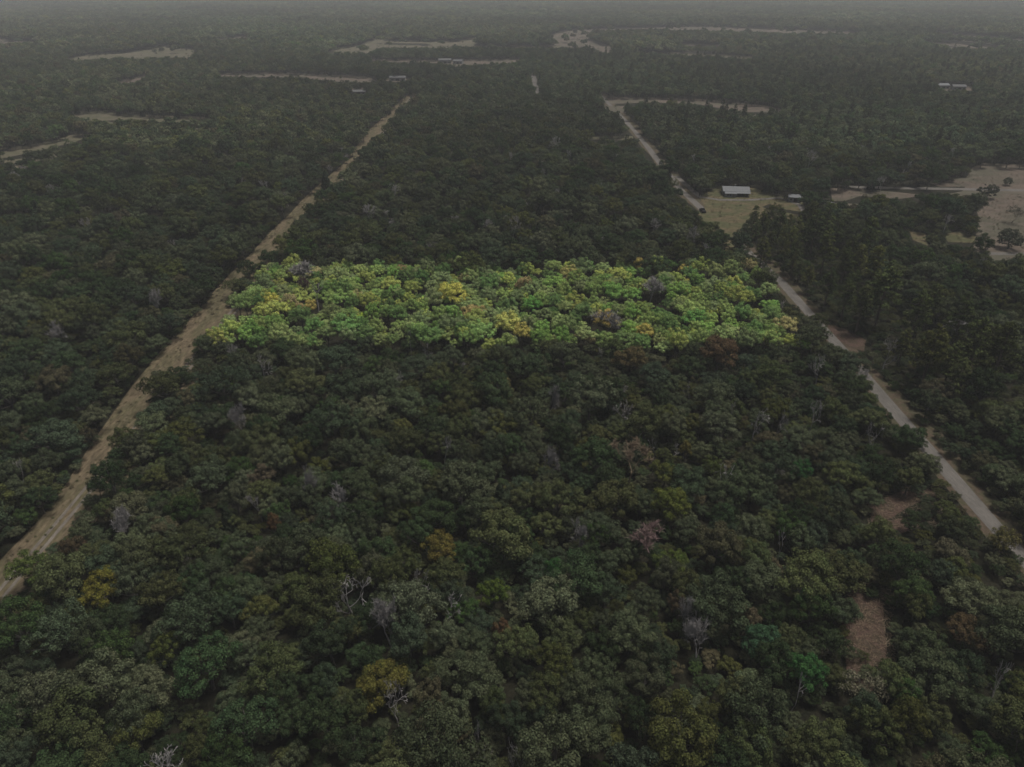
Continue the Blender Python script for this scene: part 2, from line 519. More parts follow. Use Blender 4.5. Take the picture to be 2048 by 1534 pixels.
def twig_mesh(name, limbs, mat, per, ln, seed, wd=.06):
    """fine twigs: slivers that spray out from the limb ends"""
    r = np.random.default_rng(seed)
    ends = [(np.array(p[-1]), np.array(p[-1]) - np.array(p[-2])) for p, q in limbs[len(limbs) // 4:]]
    E = np.repeat(np.array([e[0] for e in ends]), per, 0); D = np.repeat(np.array([e[1] / (np.linalg.norm(e[1]) + 1e-9) for e in ends]), per, 0)
    n = len(E)
    E = E - D * r.uniform(0, .5, n)[:, None]
    D = D + r.normal(0, .55, (n, 3)); D /= np.linalg.norm(D, axis=1)[:, None]
    S = np.cross(D, r.normal(size=(n, 3))); S /= np.linalg.norm(S, axis=1)[:, None] + 1e-9
    L_ = ln * r.uniform(.5, 1.2, n)[:, None]
    V = np.empty((n, 4, 3))
    V[:, 0] = E - S * wd * .5; V[:, 1] = E + S * wd * .5
    V[:, 2] = E + D * L_ + S * wd * .2; V[:, 3] = E + D * L_ - S * wd * .2
    return cloud_mesh(name, V.reshape(-1, 3), [mat])

# detailed patterns for trees near the camera
OAKS = []
for i in range(12):
    rr = random.Random(100 + i)
    V, paths = oak_parts(40 + i, rr.randint(26, 40), 11000, .27, R=rr.uniform(3.5, 4.3), HZ=rr.uniform(2.4, 3.4), CZ=rr.uniform(4.4, 5.3))
    OAKS.append((cloud_mesh('oak_crown', V, [M_LEAF]), tube_mesh('oak_trunk', paths, M_BARK), V, paths))
PINES = []
for i in range(5):
    V, paths = pine_parts(70 + i, 5200, .36, 13.5 + i * .8)
    PINES.append((cloud_mesh('pine_crown', V, [M_LEAF]), tube_mesh('pine_trunk', paths, M_PINEBARK), V, paths))
V, paths = cedar_parts(5, 3200, .36)
CEDAR = (cloud_mesh('cedar_crown', V, [M_LEAF]), tube_mesh('cedar_trunk', paths, M_BARK), V, paths)
V, paths = oak_parts(96, 48, 9000, .36, R=4.0, HZ=3.1, CZ=3.7, elmin=-.8)
LOWOAK = (cloud_mesh('field_oak_crown', V, [M_LEAF]), tube_mesh('field_oak_trunk', paths, M_BARK), V, paths)
# thin-leaved oak, half bare
V, paths = oak_parts(91, 18, 1500, .34, R=3.6)
tk, lb = bare_paths(92, 3, 7.5, .7, (2, 4))
THIN = (cloud_mesh('thin_crown', V, [M_LEAF]), tube_mesh('thin_trunk', tk + lb, M_BARK, 3), V, paths)

# ------------------------------------------------------------------ where trees stand
# leaf tints; the second set has the parcel's highlighting painted into the colour
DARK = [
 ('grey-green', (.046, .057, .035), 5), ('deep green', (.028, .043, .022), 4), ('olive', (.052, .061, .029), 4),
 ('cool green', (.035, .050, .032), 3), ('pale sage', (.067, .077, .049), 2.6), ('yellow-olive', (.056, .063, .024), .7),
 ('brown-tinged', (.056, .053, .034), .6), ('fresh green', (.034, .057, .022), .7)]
BRIGHTENED = [
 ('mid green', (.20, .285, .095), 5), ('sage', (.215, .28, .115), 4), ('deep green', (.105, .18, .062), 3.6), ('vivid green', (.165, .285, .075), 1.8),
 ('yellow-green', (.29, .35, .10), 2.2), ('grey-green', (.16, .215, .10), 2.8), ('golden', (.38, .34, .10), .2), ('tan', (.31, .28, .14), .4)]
PINEC = [('dark green', (.046, .057, .024), 3), ('yellow-green', (.068, .076, .028), 2), ('dull green', (.036, .048, .023), 2)]

def pick(table, r):
    w = np.array([t[2] for t in table]); w = w / w.sum()
    return r.choice(len(table), p=w)

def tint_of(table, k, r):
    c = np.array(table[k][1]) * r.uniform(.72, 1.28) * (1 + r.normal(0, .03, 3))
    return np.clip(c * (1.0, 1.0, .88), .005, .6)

def scatter(y0, y1, spacing, r, margin=30):
    pts = []
    y = y0
    row = 0
    while y < y1:
        half = .735 * (y * cos(PITCH) + CAM_H * sin(PITCH)) * 1.0 + margin
        xs = np.arange(-half, half, spacing) + (row % 2) * spacing * .5
        j = r.uniform(-.40, .40, (len(xs), 2)) * spacing
        pts.append(np.stack([xs + j[:, 0], y + j[:, 1]], 1))
        y += spacing * .88
        row += 1
    return np.vstack(pts)

def clear_of(pts, h, rad, polys):
    """True where neither foot nor crown stands on or in front of visible open ground"""
    bad = np.zeros(len(pts), bool)
    x, y = pts[:, 0], pts[:, 1]
    tests = [(0, 0, .25 * h), (0, 0, .97 * h), (-.62 * rad, 0, .62 * h), (.62 * rad, 0, .62 * h), (0, -.35 * rad, .45 * h), (0, .5 * rad, .8 * h), (-.45 * rad, 0, .85 * h), (.45 * rad, 0, .85 * h)]
    for dx, dy, z in tests:
        px, py = proj(x + dx, y + dy, z)
        for poly in polys:
            a = np.array(poly)
            box = (px > a[:, 0].min()) & (px < a[:, 0].max()) & (py > a[:, 1].min()) & (py < a[:, 1].max())
            if box.any():
                idx = np.where(box)[0]
                bad[idx] |= in_poly(px[idx], py[idx], poly)
    # the roads themselves, visible or not
    rl = ride_left(y)
    bad |= (x > rl + .2) & (x < rl + 6) & (y < 300)
    rx = 101.3 - np.clip((y - 250) / 130, 0, 1) * 10.5 - np.maximum(0, y - 560) * .035
    bad |= (x > rx - 2.5) & (x < rx + 3.4) & (y < 735)
    return ~bad

PARCEL = [(397, 679), (1612, 688), (1507, 524), (534, 520)]  # outline of the highlighted lot; trees inside get brightened leaf tints
PINE_ZONE = [(1478, 425), (1530, 400), (1640, 440), (1720, 500), (1830, 585), (1960, 660), (2048, 705), (2120, 800), (1960, 770), (1780, 745), (1740, 690), (1640, 600), (1540, 520), (1490, 470)]

# ---- single trees that stand out (crown centre in the photograph, crown width in pixels, colour)
FEATURE = [
 # px, py, width, tint, label, phrase
 (877,1088,78,(.115,.085,.018),'golden-olive oak glowing among dark oaks in the near wood','the golden-olive oak'),
 (200,1172,86,(.12,.098,.014),'golden-yellow two-lobed oak near the dry grass track','the golden two-lobed oak'),
 (62,1136,92,(.070,.085,.020),'big yellow-green oak standing right against the dry grass track','the yellow-green oak against the grass track'),
 (988,1178,62,(.068,.088,.014),'small round yellow-green oak right of a forked dead tree','the small round yellow-green oak'),
 (760,1362,100,(.095,.078,.016),'broad olive-gold oak directly above a bare dead tree','the broad olive-gold oak'),
 (1345,1010,84,(.080,.085,.016),'yellow-green oak with a lumpy crown beyond the pink twiggy tree','the lumpy yellow-green oak'),
 (1342,1116,62,(.075,.090,.018),'yellow-green oak just right of the pink twiggy tree','the yellow-green oak beside the pink tree'),
 (1110,1132,46,(.035,.10,.018),'small vivid green tree among grey-green oaks','the small vivid green tree'),
 (412,1330,116,(.036,.066,.019),'very broad fine-leaved green oak in the lower near wood','the very broad green oak'),
 (1522,1270,84,(.034,.078,.030),'blue-green feathery tree left of the brown clearing','the blue-green feathery tree'),
 (1612,1335,86,(.030,.090,.017),'vivid green rounded tree below the blue-green feathery tree','the vivid green rounded tree'),
 (1005,1252,42,(.12,.062,.030),'small rust-brown tree among dark oaks','the small rust-brown tree'),
 (1262,718,70,(.088,.062,.026),'brownish-gold oak on the near edge of the bright stand','the brownish-gold oak'),
 (1440,704,82,(.085,.050,.026),'rusty brown broad oak below the bright stand','the rusty brown broad oak'),
 (1000,770,56,(.105,.082,.028),'golden-brown oak between the bright stand and the near wood','the golden-brown oak'),
 (1490,1228,56,(.095,.068,.038),'tan-brown oak behind the blue-green feathery tree','the tan-brown oak'),
 (1938,1258,80,(.080,.050,.024),'rust-brown spreading oak right of the brown clearing','the rust-brown spreading oak'),
 (1905,1098,70,(.088,.072,.042),'tan-green oak beside the gravel road','the tan-green oak by the road'),
 (1352,1200,36,(.10,.066,.038),'small tan-brown tree above two dead trees','the small tan-brown tree'),
 (140,1086,50,(.075,.048,.026),'small dull brown oak by the bend of the grass track','the dull brown oak by the track'),
 (545,1040,28,(.12,.062,.026),'tiny rust-orange tree in the near wood','the tiny rust-orange tree'),
 (520,942,52,(.10,.072,.044),'flat-topped tan oak left of a grey dead tree','the flat-topped tan oak'),
 (634,926,44,(.075,.072,.016),'yellow-olive tree right behind a grey dead tree','the yellow-olive tree'),
 (845,936,54,(.056,.092,.016),'bright yellow-green tree in the middle of the near wood','the bright yellow-green tree'),
 (1332,938,56,(.082,.082,.019),'olive-yellow twin-crowned oak near the forked dead tree','the twin-crowned olive-yellow oak'),
 (1430,925,46,(.066,.076,.020),'small olive-yellow oak above the forked dead tree','the small olive-yellow oak'),
 (1606,932,46,(.026,.082,.017),'narrow fresh green tree in the right of the near wood','the narrow fresh green tree'),
 (1372,895,28,(.13,.10,.024),'tiny golden shrub among dark oaks','the tiny golden shrub'),
 (465,748,44,(.075,.092,.022),'yellow-green oak near the corner where track and bright stand meet','the yellow-green oak near the track'),
 (330,1285,64,(.072,.078,.018),'yellow-olive oak left of the very broad green oak','the yellow-olive oak by the broad green oak'),
 (1725,1372,96,(.11,.092,.058),'pale tan half-bare oak at the foot of the brown clearing','the pale tan half-bare oak'),
 (2010,1068,60,(.10,.080,.026),'yellow-tan shrub on the road verge','the yellow-tan shrub on the verge'),
 (590,1165,70,(.060,.066,.022),'olive-green oak with a bright top in the near wood','the bright-topped olive oak'),
 (1120,1270,90,(.056,.060,.024),'large olive dome-crowned oak right of the rust-brown tree','the large olive dome oak'),
 (905,588,62,(.42,.36,.08),'large golden-yellow tree in the middle of the bright stand','the large golden-yellow tree'),  # these stand trees have the highlighting painted into their tint
 (946,620,46,(.38,.27,.11),'orange-tan tree below the large golden-yellow tree','the orange-tan tree'),
 (1016,648,54,(.44,.40,.11),'pale yellow tree in the front middle of the bright stand','the pale yellow tree'),
 (1210,638,50,(.42,.29,.09),'amber tree in the front of the bright stand','the amber tree'),
 (1286,656,44,(.38,.29,.08),'amber-olive tree right of the amber tree','the amber-olive tree'),
 (720,634,28,(.36,.42,.06),'small lemon-yellow tree in the bright stand','the small lemon-yellow tree'),
 (540,594,42,(.40,.33,.07),'gold tree near the track side of the bright stand','the gold tree'),
 (620,606,32,(.37,.27,.08),'small amber tree right of the gold tree','the small amber tree'),
 (800,537,32,(.32,.21,.10),'rusty tan tree at the back of the bright stand','the rusty tan tree'),
 (1574,645,46,(.35,.28,.12),'tan-gold tree by the road corner of the bright stand','the tan-gold tree'),
 (1140,545,42,(.34,.28,.10),'golden-tan tree at the back of the bright stand','the golden-tan tree'),
 (962,664,58,(.23,.32,.10),'broad lime green tree on the front edge of the bright stand','the broad lime tree'),
 (1066,605,42,(.13,.26,.06),'pure vivid green tree right of the large golden-yellow tree','the pure vivid green tree'),
 (1392,634,48,(.15,.27,.07),'vivid green round tree in the front right of the bright stand','the vivid green round tree'),
 (1470,560,34,(.34,.32,.09),'yellow-olive tree at the back road corner of the bright stand','the yellow-olive corner tree'),
 (690,655,60,(.16,.26,.08),'broad fresh green tree at the front left of the bright stand','the broad fresh green tree'),
 (1290,1345,90,(.050,.050,.026),'large dull olive oak in the lower near wood','the large dull olive oak'),
]
BARE = [
 # px, py (crown centre), width, height px, style, label
 (690,1003,46,72,'dense','pale grey dead tree with a dense brush of twigs'),
 (635,963,38,50,'dense','small grey dead tree left of a larger pale one'),
 (245,1058,42,84,'dense','tall grey twiggy dead tree beyond the golden two-lobed oak'),
 (700,1190,76,60,'open','wide crooked dead tree with arching limbs'),
 (835,1168,42,50,'open','short forked dead tree between two larger dead ones'),
 (890,1212,66,62,'open','upright many-limbed dead tree left of the round yellow-green oak'),
 (775,1240,48,46,'dense','grey twiggy dead tree above the broad olive-gold oak'),
 (790,1404,62,50,'open','bare dead tree with a long drooping limb below the olive-gold oak'),
 (968,1482,52,46,'open','pale bare dead tree near the bottom of the wood'),
 (1045,1508,40,40,'open','small dead fork at the very bottom of the wood'),
 (1370,1228,42,54,'dense','grey brushy dead tree below the small tan-brown tree'),
 (1400,1276,58,44,'dense','low pale dead tree with radiating twigs'),
 (1592,1384,52,50,'fork','two stark bare forks below the vivid green rounded tree'),
 (2008,1358,34,40,'open','small pale dead tree at the right edge of the wood'),
 (1446,964,42,54,'fork','forked white dead tree below the olive-yellow oaks'),
 (1310,904,30,30,'fork','crooked dead limb beside the dusty pink tree'),
 (1262,822,70,36,'open','flat wide dead crown among grey-green oaks'),
 (1462,834,34,46,'open','slender dead tree left of a dead pair'),
 (1512,850,46,56,'open','pale dead tree with a spreading fan, left one of a pair'),
 (1550,850,44,58,'open','pale dead tree with a spreading fan, right one of a pair'),
 (1626,830,40,40,'open','dead tree with a v-shaped fork beyond the dead pair'),
 (1755,868,40,54,'open','grey dead tree near the gravel road bend'),
 (1640,734,36,44,'open','thin grey dead tree just below the bright stand corner'),
 (1775,704,54,60,'open','large pinkish-grey dead oak beside the gravel road'),
 (1100,800,20,26,'dense','small grey dead tree in the middle of the wood'),
 (1385,790,30,34,'fork','crooked thin dead tree in the middle right wood'),
 (800,758,26,26,'open','small dead tree below the bright stand'),
 (862,714,26,34,'open','thin dead tree touching the front of the bright stand'),
 (525,738,34,14,'open','low dead top near the grass track'),
 (480,842,40,24,'dense','low dead twig mass above the flat-topped tan oak'),
 (885,902,34,28,'open','white dead tree right of the bright yellow-green tree'),
 (632,588,30,34,'fork','small dead fork across the grass track') ,
 (1160,1068,30,44,'dense','grey brushy dead tree left of the pink twiggy tree'),
 (1566,1088,22,32,'fork','tiny dead snag in the right wood'),
 (1105,915,30,34,'dense','faint grey dead tree in the middle wood'),
 (596,545,40,26,'dense','grey bare tree in the back left of the bright stand'),
 (1216,640,44,40,'dense','grey bare tree in the front of the bright stand'),
 (1302,580,34,24,'dense','wide grey bare tree in the back of the bright stand'),
 (820,680,14,44,'fork','tall thin dead snag on the front edge of the bright stand'),
 (610,578,16,24,'pink','small pinkish bare tree in the bright stand'),
 (1272,1062,72,72,'pink','pinkish-red twiggy bare tree with a rounded top'),
 (1262,928,64,62,'tan','dusty pink-brown bare tree with a fan of fine twigs'),
 (1893,446,34,44,'open','pale dead tree between the pasture and the pines'),
 (310,602,26,20,'dense','small grey dead tree deep in the wood across the grass track'),
 (118,665,30,24,'dense','grey dead tree far across the grass track'),
 (1905,660,34,30,'dense','faint dead top among the right hand oaks'),
]
taken = []           # x, y, radius kept free for the single trees
feat_placed, bare_placed = [], []
for f in FEATURE:
    px, py, w = f[:3]
    zc = 5.6
    x, y = gp(px, py, zc)
    depth = y * cos(PITCH) + (CAM_H - zc) * sin(PITCH)
    s = (w * depth / FPX) / 8.6
    zc = 5.4 * s if s > 1 else 5.6
    x, y = gp(px, py, zc)
    feat_placed.append((x, y, s, f)); taken.append((x, y, 3.3 * s))
for b in BARE:
    px, py, w, h = b[:4]
    x, y = gp(px, py, 6.5)
    depth = y * cos(PITCH) + (CAM_H - 6.5) * sin(PITCH)
    m = depth / FPX
    bare_placed.append((x, y, w * m, h * m, b)); taken.append((x, y, max(2.0, .44 * w * m)))
taken = np.array(taken)

def off_taken(pts, extra=1.4):
    ok = np.ones(len(pts), bool)
    for x, y, r in taken:
        ok &= (pts[:, 0] - x) ** 2 + (pts[:, 1] - y) ** 2 > (r + extra) ** 2
    return ok

def fields_of(pts, r, lo, hi):
    s = r.uniform(lo, hi, len(pts)) * np.where(r.uniform(size=len(pts)) < .15, 1.18, 1)
    return s

r1 = np.random.default_rng(21)
def mixed(y0, y1, small, lo, hi, big, blo, bhi, p_big, thin, r):
    """broad old crowns first, smaller ones crowd in between, with gaps"""
    B = scatter(y0, y1, big, r); B = B[r.uniform(size=len(B)) < p_big]
    Bs = r.uniform(blo, bhi, len(B))
    S = scatter(y0, y1, small, r); S = S[r.uniform(size=len(S)) > thin]
    Ss = r.uniform(lo, hi, len(S))
    ok = np.ones(len(S), bool)
    for (x, y), b in zip(B, Bs):
        ok &= (S[:, 0] - x) ** 2 + (S[:, 1] - y) ** 2 > (3.3 * b + .9) ** 2
    return np.vstack([B, S[ok]]), np.concatenate([Bs, Ss[ok]])
near, near_s = mixed(38, 460, 4.7, .44, .84, 10.5, .88, 1.28, .62, .10, r1)
ok = clear_of(near, 9.6 * near_s, 4.3 * near_s, OPEN) & clear_of(near, 8 * near_s, 2.7 * near_s, SEEN_ROADS[:1]) & clear_of(near, 10 * near_s, 4.9 * near_s, SEEN_ROADS[1:7] + [f[2] for f in FIELDS if f[1] is M_BRUSH]) & off_taken(near, 1.9 * near_s)
near, near_s = near[ok], near_s[ok]
cpx, cpy = proj(near[:, 0], near[:, 1], 8.0 * near_s)
in_par = in_poly(cpx, cpy, PARCEL)
ppx, ppy = proj(near[:, 0], near[:, 1], 8.0)
in_pine = in_poly(ppx, ppy, PINE_ZONE) & ~in_par
oaks_xy, oaks_s = near[~in_par & ~in_pine], near_s[~in_par & ~in_pine]
pine_xy = near[in_pine]; pine_s = near_s[in_pine]
keep = r1.uniform(size=len(pine_xy)) < .46
pine_xy, pine_s = pine_xy[keep], pine_s[keep] * 1.25
keep = clear_of(pine_xy, 14.5 * pine_s, 3.0 * pine_s, SEEN)
pine_xy, pine_s = pine_xy[keep], pine_s[keep]
# the bright stand has fewer, larger crowns
r2 = np.random.default_rng(33)
bs, bs_s = mixed(165, 280, 4.2, .40, .74, 10.0, .72, .98, .34, .05, r2)
bx, by = proj(bs[:, 0], bs[:, 1], 8.6 * bs_s)
ok = in_poly(bx, by, PARCEL) & clear_of(bs, 9.6 * bs_s, 3.2 * bs_s, SEEN) & off_taken(bs, 1.5 * bs_s)
bs, bs_s = bs[ok], bs_s[ok]

# ------------------------------------------------------------------ trees one by one
def make_tree(name, pat, x, y, s, rz, tint, label, cat, group=None, sz=None, trunk_mat=None):
    t = empty(name, (x, y, 0), rz, (s, s, sz or s))
    c = link(bpy.data.objects.new('crown', pat[0]), t); c['tint'] = [float(v) for v in tint]
    link(bpy.data.objects.new('trunk', pat[1]), t)
    return tag(t, label, cat, group)

def mute(t, y):
    t = np.array(t) * (.92, 1, 1)
    if t.max() > .2:
        return t * (1.05, 1.1, 1.1)
    g = t.mean()
    return (g + (t - g) * (.72 if t[1] > 1.6 * t[0] else .9)) * .95 * np.array((.95, 1, 1))

LAND = []            # things one can find, for the labels of the trees around them
for x, y, s, f in feat_placed:
    k = random.randrange(12)
    pat = THIN if 'half-bare' in f[4] else OAKS[k]
    if 'narrow' in f[4]:
        t = make_tree('oak_tree', pat, x, y, s, random.uniform(0, 6.28), mute(f[3], y), f[4], 'tree', sz=s * 1.3)
    else:
        t = make_tree('oak_tree', pat, x, y, s, random.uniform(0, 6.28), mute(f[3], y), f[4], 'tree', sz=max(s, .8) * 1.1)
    LAND.append((x, y, f[5]))
for i, (x, y, w, h, b) in enumerate(bare_placed):
    style = b[4]
    if style == 'dense':
        tk, lb = bare_paths(300 + i, 5, 7.0, .5, (3, 4), .5, .16, .030); mat = M_DEAD
    elif style == 'open':
        tk, lb = bare_paths(300 + i, 5, 7.0, .60, (2, 3), .3, .22, .042); mat = M_DEAD
    elif style == 'fork':
        tk, lb = bare_paths(300 + i, 4, 7.5, .55, (2, 2), .35, .2, .055); mat = M_DEAD
    else:
        tk, lb = bare_paths(300 + i, 6, 7.0, .42, (2, 3), .55, .16, .024); mat = M_PINKTWIG if style == 'pink' else M_TANTWIG
    pts = np.array([p for path in lb for p in path[0]])
    ext = np.percentile(np.hypot(pts[:, 0], pts[:, 1]), 96) * 2
    topz = np.percentile(pts[:, 2], 98)
    sx = max(.45, w / ext) * {'pink': 1.75, 'tan': 1.6, 'dense': 1.3}.get(style, 1.1)
    sz = (9.9 if style not in ('fork', 'pink', 'tan') else 10.2) / topz
    t = empty('dead_tree', (x, y, 0), 0, (sx, sx, sz))
    link(bpy.data.objects.new('trunk', tube_mesh('dead_trunk', tk, mat if style in ('pink', 'tan') else M_DEAD, 5)), t)
    link(bpy.data.objects.new('branches', tube_mesh('dead_branches', lb, mat, 3)), t)
    if style in ('dense', 'pink', 'tan'):
        per = {'dense': 2, 'pink': 6, 'tan': 5}[style]
        if len(lb) > 900:
            per = max(1, per - 2)
        link(bpy.data.objects.new('twigs', twig_mesh('twigs', lb, mat, per, .75, 900 + i)), t)
    tag(t, b[5], 'dead tree' if style not in ('pink', 'tan') else 'bare tree', 'leafless trees standing in the woods')
    LAND.append((x, y, 'the ' + b[5].split(' with ')[0].split(', ')[0]) if len(b[5].split(' with ')[0].split()) <= 6 else (x, y, None))
LAND = [l for l in LAND if l[2]]
LAND += [(*gp(1472, 392), 'the pale roofed house'), (*gp(1405, 424), 'the dark pickup truck'), (*gp(2016, 498), 'the lone pasture oak'), (*gp(1664, 422), 'the half hidden barn'),
         (*gp(1705, 685), 'the bare patch by the road'), (*gp(1990, 585), 'the pointed cedar'), (*gp(1740, 1250), 'the brown clearing'), (*gp(2048, 740), 'the far edge of the pine grove')]
LXY = np.array([(l[0], l[1]) for l in LAND])
used_labels = {}
ORD = ['', 'second ', 'third ', 'fourth ', 'fifth ', 'sixth ', 'seventh ', 'eighth ', 'ninth ', 'tenth ', 'eleventh ', 'twelfth ', 'thirteenth ', 'fourteenth ', 'fifteenth ', 'sixteenth ']
def relation_label(x, y, s, colour, kind):
    d = np.hypot(LXY[:, 0] - x, LXY[:, 1] - y)
    k = int(d.argmin())
    dx, dy = x - LXY[k, 0], y - LXY[k, 1]
    if abs(dx) > abs(dy):
        rel = 'right of' if dx > 0 else 'left of'
    else:
        rel = 'beyond' if dy > 0 else 'in front of'
    size = 'small ' if s < .56 else ('big ' if s > .86 else '')
    base = (size + colour + ' ' + kind, rel, LAND[k][2])
    n = used_labels.get(base, 0); used_labels[base] = n + 1
    return f'{ORD[min(n, 15)]}{base[0]} {rel} {base[2]}'

# the 300 dark oaks that show largest
px, py = proj(oaks_xy[:, 0], oaks_xy[:, 1], 5.0)
inside = (px > -10) & (px < 2058) & (py > -10) & (py < 1545)
dist = np.hypot(oaks_xy[:, 0], oaks_xy[:, 1])
score = np.where(inside, oaks_s / np.hypot(dist, 95), 0)
order = np.argsort(-score)
single = set(order[:300].tolist())
rT = np.random.default_rng(5)
oak_tint = [None] * len(oaks_xy); oak_col = [0] * len(oaks_xy)
for i in range(len(oaks_xy)):
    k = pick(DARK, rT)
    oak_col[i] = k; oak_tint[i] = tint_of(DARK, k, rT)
for i in sorted(single, key=lambda i: dist[i]):
    x, y = oaks_xy[i]; s = oaks_s[i]
    make_tree('oak_tree', OAKS[rT.integers(12)], x, y, s, rT.uniform(0, 6.28), oak_tint[i],
              relation_label(x, y, s, DARK[oak_col[i]][0], 'oak'), 'tree', 'dark oaks of the near wood', sz=s * rT.uniform(.95, 1.3) if s > .86 else s * rT.uniform(.95, 1.65))
# the stand brightened by leaf tint: the 300 trees that show largest
border = np.argsort(-bs_s / np.hypot(bs[:, 0], bs[:, 1]))
bright_rest = border[300:]
for i in sorted(border[:300], key=lambda i: bs[i, 1]):
    x, y = bs[i]; s = bs_s[i]
    k = pick(BRIGHTENED, rT)
    make_tree('broadleaf_tree', OAKS[rT.integers(12)], x, y, s, rT.uniform(0, 6.28), tint_of(BRIGHTENED, k, rT) * (1.08, 1.05, 1.12),
              relation_label(x, y, s, BRIGHTENED[k][0], 'tree in the bright stand'), 'tree', 'trees of the stand brightened by leaf tint', sz=s * rT.uniform(.95, 1.3) if s > .86 else s * rT.uniform(.95, 1.65))
# pines beside the gravel road
po = np.argsort(pine_xy[:, 1])
for n, i in enumerate(po):
    x, y = pine_xy[i]; s = pine_s[i]
    k = pick(PINEC, rT)
    make_tree('pine_tree', PINES[rT.integers(5)], x, y, s, rT.uniform(0, 6.28), tint_of(PINEC, k, rT),
              relation_label(x, y, s, PINEC[k][0], 'pine'), 'pine', 'pines beside the gravel road')
# field trees and a few conifers
for px_, py_, w, tint, pat, lab in [
    (2016, 498, 50, (.030, .038, .024), 1, 'round dark oak alone at the near corner of the pasture'),
    (2014, 371, 20, (.040, .048, .030), 4, 'small round tree alone in the pasture beyond the side road'),
    (1972, 397, 36, (.034, .040, .026), 6, 'spreading dark oak beside the pale side road'),
    (2022, 446, 36, (.055, .055, .040), 'thin', 'sparse half-bare tree in the middle of the pasture'),
    (325, 104, 12, (.03, .04, .024), 3, 'dark tree alone in the far left pasture'),
    (310, 106, 9, (.03, .04, .024), 5, 'smaller dark tree in the far left pasture'),
    (655, 388, 24, (.020, .030, .017), 'cedar', 'pointed dark cedar on the edge of the grass track'),
    (1990, 585, 34, (.018, .026, .015), 'cedar', 'pointed dark cedar among the oaks below the pasture'),
    (1150, 68, 10, (.03, .036, .024), 3, 'lone tree in the far pasture near the horizon')]:
    x, y = gp(px_, py_)
    depth = y * cos(PITCH) + CAM_H * sin(PITCH)
    p = THIN if pat == 'thin' else (CEDAR if pat == 'cedar' else LOWOAK)
    s = w * depth / FPX / (4.2 if pat == 'cedar' else 8.6)
    make_tree('cedar_tree' if pat == 'cedar' else 'oak_tree', p, x, y, s, random.uniform(0, 6), tint, lab, 'tree')

# ------------------------------------------------------------------ the rest of the wood, one mass
patterns = bpy.data.collections.new('tree_patterns')
def pattern(name, me):
    patterns.objects.link(bpy.data.objects.new(name, me))
NP = 0
def add_pattern(V, paths, bark, sides=3):
    global NP
    pattern('pattern_%03d' % NP, cloud_mesh('woodland_tree', V, [M_LEAF, bark], tubes(paths, sides) if paths else None))
    NP += 1
    return NP - 1
P0 = [add_pattern(o[2], o[3], M_BARK) for o in OAKS]
P1, P2 = [], []
for i in range(7):
    V, paths = oak_parts(140 + i, 20, 1300, .58, limbs=False, R=random.uniform(3.6, 4.2))
    P1.append(add_pattern(V, paths[:1], M_BARK))
for i in range(6):
    V, paths = oak_parts(160 + i, 10, 300, 1.05, limbs=False, R=4.0, prad=(1.2, 1.8))
    P2.append(add_pattern(V, [], M_BARK))
PP = []
for i in range(3):
    V, paths = pine_parts(170 + i, 900, .8, 14)
    PP.append(add_pattern(V, paths[:1], M_PINEBARK))

PC = add_pattern(CEDAR[2], CEDAR[3], M_BARK)
PD = []
for i in range(4):
    tk, lb = bare_paths(600 + i, 5, 7.0, .52, (2, 4), .5, .15, .03)
    PD.append(add_pattern(np.zeros((0, 3)), tk + lb, M_DEAD))

pos, rot, scl, idx, tint = [], [], [], [], []
rM = np.random.default_rng(77)
def add_mass(p, s, pats, tints, szmul=(.9, 1.5)):
    n = len(p)
    pos.append(np.stack([p[:, 0], p[:, 1], np.zeros(n)], 1))
    rot.append(np.stack([np.zeros(n), np.zeros(n), rM.uniform(0, 6.283, n)], 1))
    scl.append(np.stack([s, s, s * rM.uniform(*szmul, n)], 1))
    idx.append(np.array(pats)[rM.integers(0, len(pats), n)])
    tint.append(tints)
def dark_tints(p):
    n = len(p)
    w = np.array([t[2] for t in DARK]); w = w / w.sum()
    k = rM.choice(len(DARK), n, p=w)
    c = np.array([t[1] for t in DARK])[k] * rM.uniform(.68, 1.36, n)[:, None]
    # the wood changes a little from place to place
    x, y = p[:, 0], p[:, 1]
    patch = np.sin(x * .013 + 1.3 + .8 * np.sin(y * .006)) * np.sin(y * .009 + .4) + .7 * np.sin(x * .004 + y * .0021) * np.sin(y * .0035 - x * .001 + 2) + .35 * np.sin(x * .041 + y * .03) * np.sin(y * .037)
    c = c * (1 + .27 * patch)[:, None]
    c[:, 0] *= 1.03 + .05 * np.sin(x * .007 + y * .005)
    c[:, 2] *= .88
    return c
rest = np.array([i for i in range(len(oaks_xy)) if i not in single])
# unremarkable bare tops sprinkled through the wood
deads = rest[rM.uniform(size=len(rest)) < .028]
rest = np.setdiff1d(rest, deads)
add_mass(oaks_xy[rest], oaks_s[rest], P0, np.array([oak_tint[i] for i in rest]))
add_mass(oaks_xy[deads], oaks_s[deads] * 1.25, PD, np.zeros((len(deads), 3)))
r3 = np.random.default_rng(91)
under = scatter(40, 330, 3.2, r3)
under_s = r3.uniform(.22, .46, len(under))
ok = clear_of(under, 9 * under_s, 5 * under_s, SEEN_ROADS) & (clear_of(under, 4.5 * under_s * 1.9, 2.6 * under_s, SEEN) | (clear_of(under, 8 * under_s, 4 * under_s, SEEN_ROADS) & (r3.uniform(size=len(under)) < .07) & (under[:, 1] < 250)))
ux, uy = proj(under[:, 0], under[:, 1], 3.0)
ok &= ~in_poly(ux, uy, PARCEL)
under, under_s = under[ok], under_s[ok]
add_mass(under, under_s, P0, dark_tints(under) * .8, (.6, 1.0))  # tint darkened to paint deeper shade into the gaps between crowns
mid = scatter(460, 1150, 5.6, r3, 40)
mid_s = fields_of(mid, r3, .58, 1.05)
